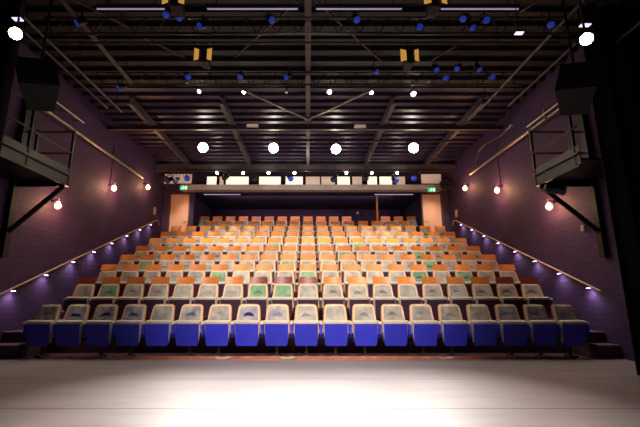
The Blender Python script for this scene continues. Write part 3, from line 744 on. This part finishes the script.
# four big lit spotlights facing the stage
for n, (px, py) in enumerate(((203, 147.5), (273.5, 148), (336, 149), (413.5, 148))):
    p = P(px, py, Y=10.85)
    yaw = math.atan2(p.x, 10.85) * -1
    lantern(p, math.radians(20), yaw, 1.25, 'big spotlight glaring white, %s of the row of four facing the stage' % ('first from the left', 'second from the left', 'third from the left', 'last at the right')[n], 'spotlight', 'four big lit spotlights', 'lamp_hot', drop=max(0, zb - p.z - .30))
    spot(p + Vector((-p.x * .02, -.12, -.05)), ((-1.2, -.5, .5, 1.2)[n], 3.25, 0), 3000, 31, 1.0, (1, .94, .87), .1)
# small ceiling lamps
for n, (px, py, r) in enumerate(((199, 91.5, .6), (244, 92, .8), (286.5, 92.5, .35), (329.5, 92, 1), (371.5, 93, .7), (413.5, 94, 1.2))):
    p = P(px, py, Y=8.2)
    lantern(p, math.radians(50), 0, .42 * (.45 + .55 * r), 'small %s lamp near the ceiling, %s from the left' % ('bright' if r > .5 else 'faint', ORD[n]), 'lamp', 'small lamps high under the roof', 'lamp_hot' if r > .5 else 'trough_dim', drop=.12)
for n, px in enumerate((217, 243, 268.5, 294.5, 346.5, 372, 397.5)):
    p = P(px, 173, Y=13.3)
    lantern(p, math.radians(30), 0, .40, 'small lit lamp in the row over the pale ledge, %s from the left' % ORD[n], 'lamp', 'small lit lamps over the pale ledge', 'lamp_hot')
# dark lanterns on the bar before the ledge
for n, (px, py, bl) in enumerate(((167, 181, 0), (175, 181, 0), (187, 179, 1), (224, 178.5, 0), (254, 179.5, 0), (291, 179, 1), (333, 180, 0), (366, 178.5, 0), (396.5, 181, 1), (414, 178.5, 1))):
    p = P(px, py, Y=13.05)
    lantern(p, math.radians(35), (n % 3 - 1) * .4, .85, 'dark%s lantern hanging before the pale ledge, %s from the left' % (' blue-lit' if bl else '', ORD[n]), 'lantern', 'dark lanterns before the pale ledge', 'blueglint' if bl else 'lens_dark', drop=max(0, zg - p.z - .2), barrel=.8)
# blue-lit lanterns on the trusses and bars
bl = [(76, 23, 5.3), (166, 15, 5.3), (179, 18, 5.3), (199, 26, 5.3), (272, 20, 5.3), (357, 20, 5.3), (420, 27, 5.3), (463, 19, 5.3), (473, 28, 5.3), (487, 20, 5.3), (551, 25, 5.3),
      (118, 88, 7.3), (188, 77, 7.3), (240, 77, 7.3), (286, 77, 7.3), (377, 72, 7.3), (437, 70, 7.3), (446, 78, 7.3), (457, 69, 7.3), (480, 70, 7.3), (493, 77, 7.3)]
near = [b for b in bl if b[2] < 6]; far = [b for b in bl if b[2] > 6]
for L_, nm in ((near, 'near truss'), (far, 'far truss')):
    for n, (px, py, Y) in enumerate(L_):
        p = P(px, py, Y=Y - .12)
        lantern(p, math.radians(48 + 12 * ((n * 7) % 3 - 1)), ((n * 5) % 7 - 3) * .30, .46 if Y < 6 else .52, 'dark lantern with blue-glinting lens on the %s, %s from the left' % (nm, ORD[n]), 'lantern', 'blue-glinting lanterns on the %s' % nm, 'blueglint', 'black', drop=.05)
# amber flood lamps with barn doors
for n, (px, py, Y, sc) in enumerate(((177, 4, 4.46, 1.0), (433, 4, 4.46, 1.0), (205, 59, 5.8, .95), (408.5, 60, 5.8, .95))):
    p = P(px, py, Y=Y)
    e = tag(empty('flood_lamp', p), 'black flood lamp with two amber-lit flaps, %s' % ('near left of the top edge', 'near right of the top edge', 'the further one left of the middle beam', 'the further one right of the middle beam')[n], 'flood lamp', 'amber flood lamps')
    b = obj('body', bx(-.065, .065, -.10, .14, -.11, .12), 'black', e, bevel=.015)
    obj('lens', bx(-.055, .055, -.106, -.1005, -.09, .10), 'lens_dark', b)
    for s in (-1, 1):
        w = (.105, .055)[(s > 0) ^ (px > 300)] if True else .1
        w = .095 if (s < 0) == (n in (1, 3)) else .065
        if n in (0, 2): w = .075
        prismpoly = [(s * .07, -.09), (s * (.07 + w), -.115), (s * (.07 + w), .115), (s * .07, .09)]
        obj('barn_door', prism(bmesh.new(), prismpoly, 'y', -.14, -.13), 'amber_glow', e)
    bm = bmesh.new(); tube(bm, [(-.075, .02, .0), (-.075, .02, .20), (.075, .02, .20), (.075, .02, 0)], .01, 6)
    obj('yoke', bm, 'gunmetal', e); obj('clamp', tb([(0, .02, .2), (0, .02, max(.24, 5.32 - p.z))], .014, 8), 'gunmetal', e)
# big lamps and loudspeakers at the top corners
for n, (px, py, yaw) in enumerate(((15.5, 33.5, .55), (586.5, 39, -.55))):
    p = P(px, py, Y=4.2)
    lantern(p, math.radians(30), math.atan2(p.x, p.y) * -.9, .62, 'big round lit lamp at the top %s, in front of the dark speaker' % ('left', 'right')[n], 'spotlight', 'big lamps at the top corners', 'lamp_hot', drop=.7, wide=1.0)
for n, (px, py) in enumerate(((38, 84), (577, 88))):
    s = (-1, 1)[n]; p = P(px, py, Y=5.0)
    e = tag(empty('loudspeaker', p, (0, 0, s * -.5)), 'large dark loudspeaker hanging above the %s balcony' % ('left', 'right')[n], 'loudspeaker', 'loudspeakers above the balconies')
    R = Matrix.Rotation(math.radians(-28), 4, 'X') @ Matrix.Rotation(s * .25, 4, 'Y')
    bm = bmesh.new(); prism(bm, [(-.24, -.22), (.24, -.22), (.16, .24), (-.16, .24)], 'z', -.30, .30, R)
    b = obj('cabinet', bm, 'black', e, bevel=.02)
    bm = bmesh.new(); box(bm, -.21, .21, -.235, -.222, -.27, .27, R); obj('grille', bm, 'gunmetal' if 0 else 'curtain', b)
    obj('hanger', tb([(0, 0, .25), (0, 0, CEIL - p.z - .08)], .018, 8), 'black', e)
# smoke detectors / small signs on the crossbeam
for n, (px, py) in enumerate(((252.5, 125.6), (360, 126.3))):
    p = P(px, py, Y=9.80); o = obj('emergency_light', bx(-.17, .17, -.03, .03, -.045, .045), 'ledge', None, bevel=.01); o.location = p
    obj('diffuser', bx(-.15, .15, -.036, -.0305, -.03, .03), 'trough_dim', o)
    tag(o, 'small pale box light on the crossbeam %s of the middle beam' % ('left', 'right')[n], 'light')

# ------------------------------------------------------------ side balconies
for side in (0, 1):
    s = (1, -1)[side]; xw = (WL, WR)[side]; xo = (-4.60, 4.375)[side]
    Y1 = 7.0; Y0 = 4.8 if side == 0 else 5.78; zf = 3.10; nm = ('left', 'right')[side]
    e = tag(empty('balcony', (xw, Y1, zf)), 'dark steel service balcony with open railing on the %s wall' % nm, 'balcony')
    wd = xo - xw
    def L(x, y, z): return Vector((x, y - Y1, z - zf))
    a, b = sorted((0, wd))
    obj('deck_plate', bx(a, b, Y0 - Y1, 0, .10, .14), 'black', e)
    bm = bmesh.new(); x0_, x1_ = sorted((wd, wd + s * .05))
    box(bm, x0_, x1_, Y0 - Y1, 0, 0, .03); box(bm, x0_, x1_, Y0 - Y1, 0, .21, .24); box(bm, *sorted((wd, wd + s * .012)), Y0 - Y1, 0, .02, .22)
    obj('edge_channel', bm, 'dark_metal', e)
    bm = bx(*sorted((0, wd)), -.05, 0, 0, .24); obj('end_channel', bm, 'black', e)
    obj('kick_board', bx(*sorted((wd, wd + s * .01)), Y0 - Y1, 0, .25, .36), 'dark_metal', e)
    posts = [(wd, 0), (wd, -1.10), (wd * .3, 0)]
    for (x, y) in posts: obj('post', bx(x - .022, x + .022, y - .022, y + .022, 0, 1.16), 'black', e)
    for z, m in ((1.12, 'black'), (.68, 'gunmetal')): obj('guard_rail', tb([(wd, Y0 - Y1, z), (wd, 0, z)], .019), m, e, True)
    for z in (1.12, .68): obj('guard_rail', tb([(0, 0, z), (wd, 0, z)], .019), 'black', e, True)
    obj('strut', tb([(wd * .96, -.05, 0), (s * .02, -.05, -.92)], .045, 6), 'black', e)
    obj('wall_post', bx(*sorted((s * .0, s * .12)), -.14, 0, -2.2, 0) if 0 else bx(*sorted((0, s * .10)), -.12, .0, -1.35, 2.2), 'black', e)
p = P(565, 190, Y=6.6)
lantern(p, math.radians(15), -2.0 + PI, .9, 'small dark lantern hanging under the right balcony', 'lantern', None, 'white', drop=0)
for n, (px, py) in enumerate(((583.5, 228), (601, 227))):
    p = P(px, py, X=WR - .03); o = obj('junction_box', bx(-.03, .03, -.04, .04, -.06, .06), 'white', None, bevel=.006); o.location = p
    obj('cover', bx(-.036, -.03, -.03, .03, -.05, .05), 'plate', o)
    tag(o, 'small white box on the right wall %s' % ('left of the balcony strut foot', 'right of the balcony strut foot')[n], 'box')

# ------------------------------------------------------------ side curtains
tag(drape('stage_curtain', -5.9, -3.95, 4.62, 0, CEIL - .1, 'curtain', .07, 90, 'x', 8), 'black stage curtain at the left edge of the stage', 'curtain')
tag(drape('stage_curtain', 4.56, 7.2, 5.58, 0, CEIL - .1, 'curtain', .07, 90, 'x', 8), 'black-brown velvet stage curtain folded at the right edge of the stage', 'curtain')
# small cable tangles and a white tape roll on the floor before the seats
for n, (px, py) in enumerate(((117, 357), (223, 357.5), (287, 358), (445, 357.5))):
    p = P(px, py, Z=0.01); q = []
    for k in range(40): t = k / 39 * 4.5 * PI; q.append(Vector((p.x + .13 * math.cos(t) * (1 + .2 * math.sin(t * 1.7)), 7.0 + .05 * math.sin(t), .0 + .006 * (k / 10))))
    tag(obj('cable_coil', tb(q, .006, 5), 'white', None, True), 'small pale cable coil on the floor before the front row, %s from the left' % ORD[n], 'cable', 'cable coils on the floor')

# ------------------------------------------------------------ light
w = bpy.data.worlds.new('World'); S.world = w; w.use_nodes = True
w.node_tree.nodes['Background'].inputs[0].default_value = (.30, .22, .50, 1); w.node_tree.nodes['Background'].inputs[1].default_value = .02
def area(loc, target, power, sx, sy, color):
    ld = bpy.data.lights.new('fill_wash', 'AREA'); ld.shape = 'RECTANGLE'; ld.size = sx; ld.size_y = sy; ld.energy = power; ld.color = color
    o = bpy.data.objects.new('fill_wash', ld); COL.objects.link(o); o.location = loc
    o.rotation_euler = (Vector(target) - Vector(loc)).to_track_quat('-Z', 'Y').to_euler(); return o
# house lights : warm front wash on the stalls, from the grid over the stage; added fills below
W1 = (1, .90, .78)
spot((0, 1.0, 5.2), (0, 9.0, 1.0), 3700, 53, 1.0, W1, .5)
for x in (-2.5, 2.5): spot((x, 6.5, 5.1), (x * .6, 11.5, 2.2), 430, 84, 1.0, W1, .25)
for x in (-2.9, 0, 2.9): spot((x, 11.3, 5.1), (x * .9, 12.4, 2.4), (380, 190, 380)[int(x / 2.9) + 1], 96, 1.0, W1, .12)
for x in (-2.9, 0, 2.9): spot((x, 8.2, 5.5), (x * 1.1, 8.0, .5), 260, 96, 1.0, W1, .1)
area((0, 11.0, 2.6), (0, 11.4, 6), 40, 7, 3, (1, .80, .76))  # unseen uplight added to brighten the rear roof deck
area((0, 15.0, 4.9), (0, 16.8, 3.6), 45, 7, .5, (.9, .68, .95))  # weak unseen light added to lift the dark recess
for x in (-1, 1): spot((x * 4.5, 6.1, 5.1), (x * 5.3, 7.3, .3), 170, 46, 1.0, (1, .86, .80), .1)  # unseen spots added so the stair nosings show
for x in (-4.9, 4.75): spot((x * .93, 12.6, 5.3), (x, 14.35, 3.8), 190, 46, 1.0, (1, .82, .68), .1)  # unseen spots added to brighten the salmon doors

for px in (217, 268.5, 307, 346.5, 397.5):
    q = P(px, 173, Y=13.25); ld = bpy.data.lights.new('ledge_lamp', 'POINT'); ld.energy = 9; ld.color = (1, .86, .72); ld.shadow_soft_size = .05
    lo = bpy.data.objects.new('ledge_lamp', ld); COL.objects.link(lo); lo.location = (q.x, 12.95, q.z - .1)

# ------------------------------------------------------------ camera
cd = bpy.data.cameras.new('camera'); cam = bpy.data.objects.new('camera', cd); COL.objects.link(cam)
cd.sensor_width = 36; cd.lens = 36 * F / 640; cd.shift_x = (320 - CX) / 640; cd.clip_start = .05
cam.location = (0, 0, CAMZ); cam.rotation_euler = (PI / 2 + TILT, 0, 0)
S.camera = cam
S.view_settings.view_transform = 'Standard'; S.view_settings.look = 'None'; S.view_settings.exposure = 0
S.cycles.use_denoising = True; S.cycles.max_bounces = 5; S.cycles.sample_clamp_indirect = 4
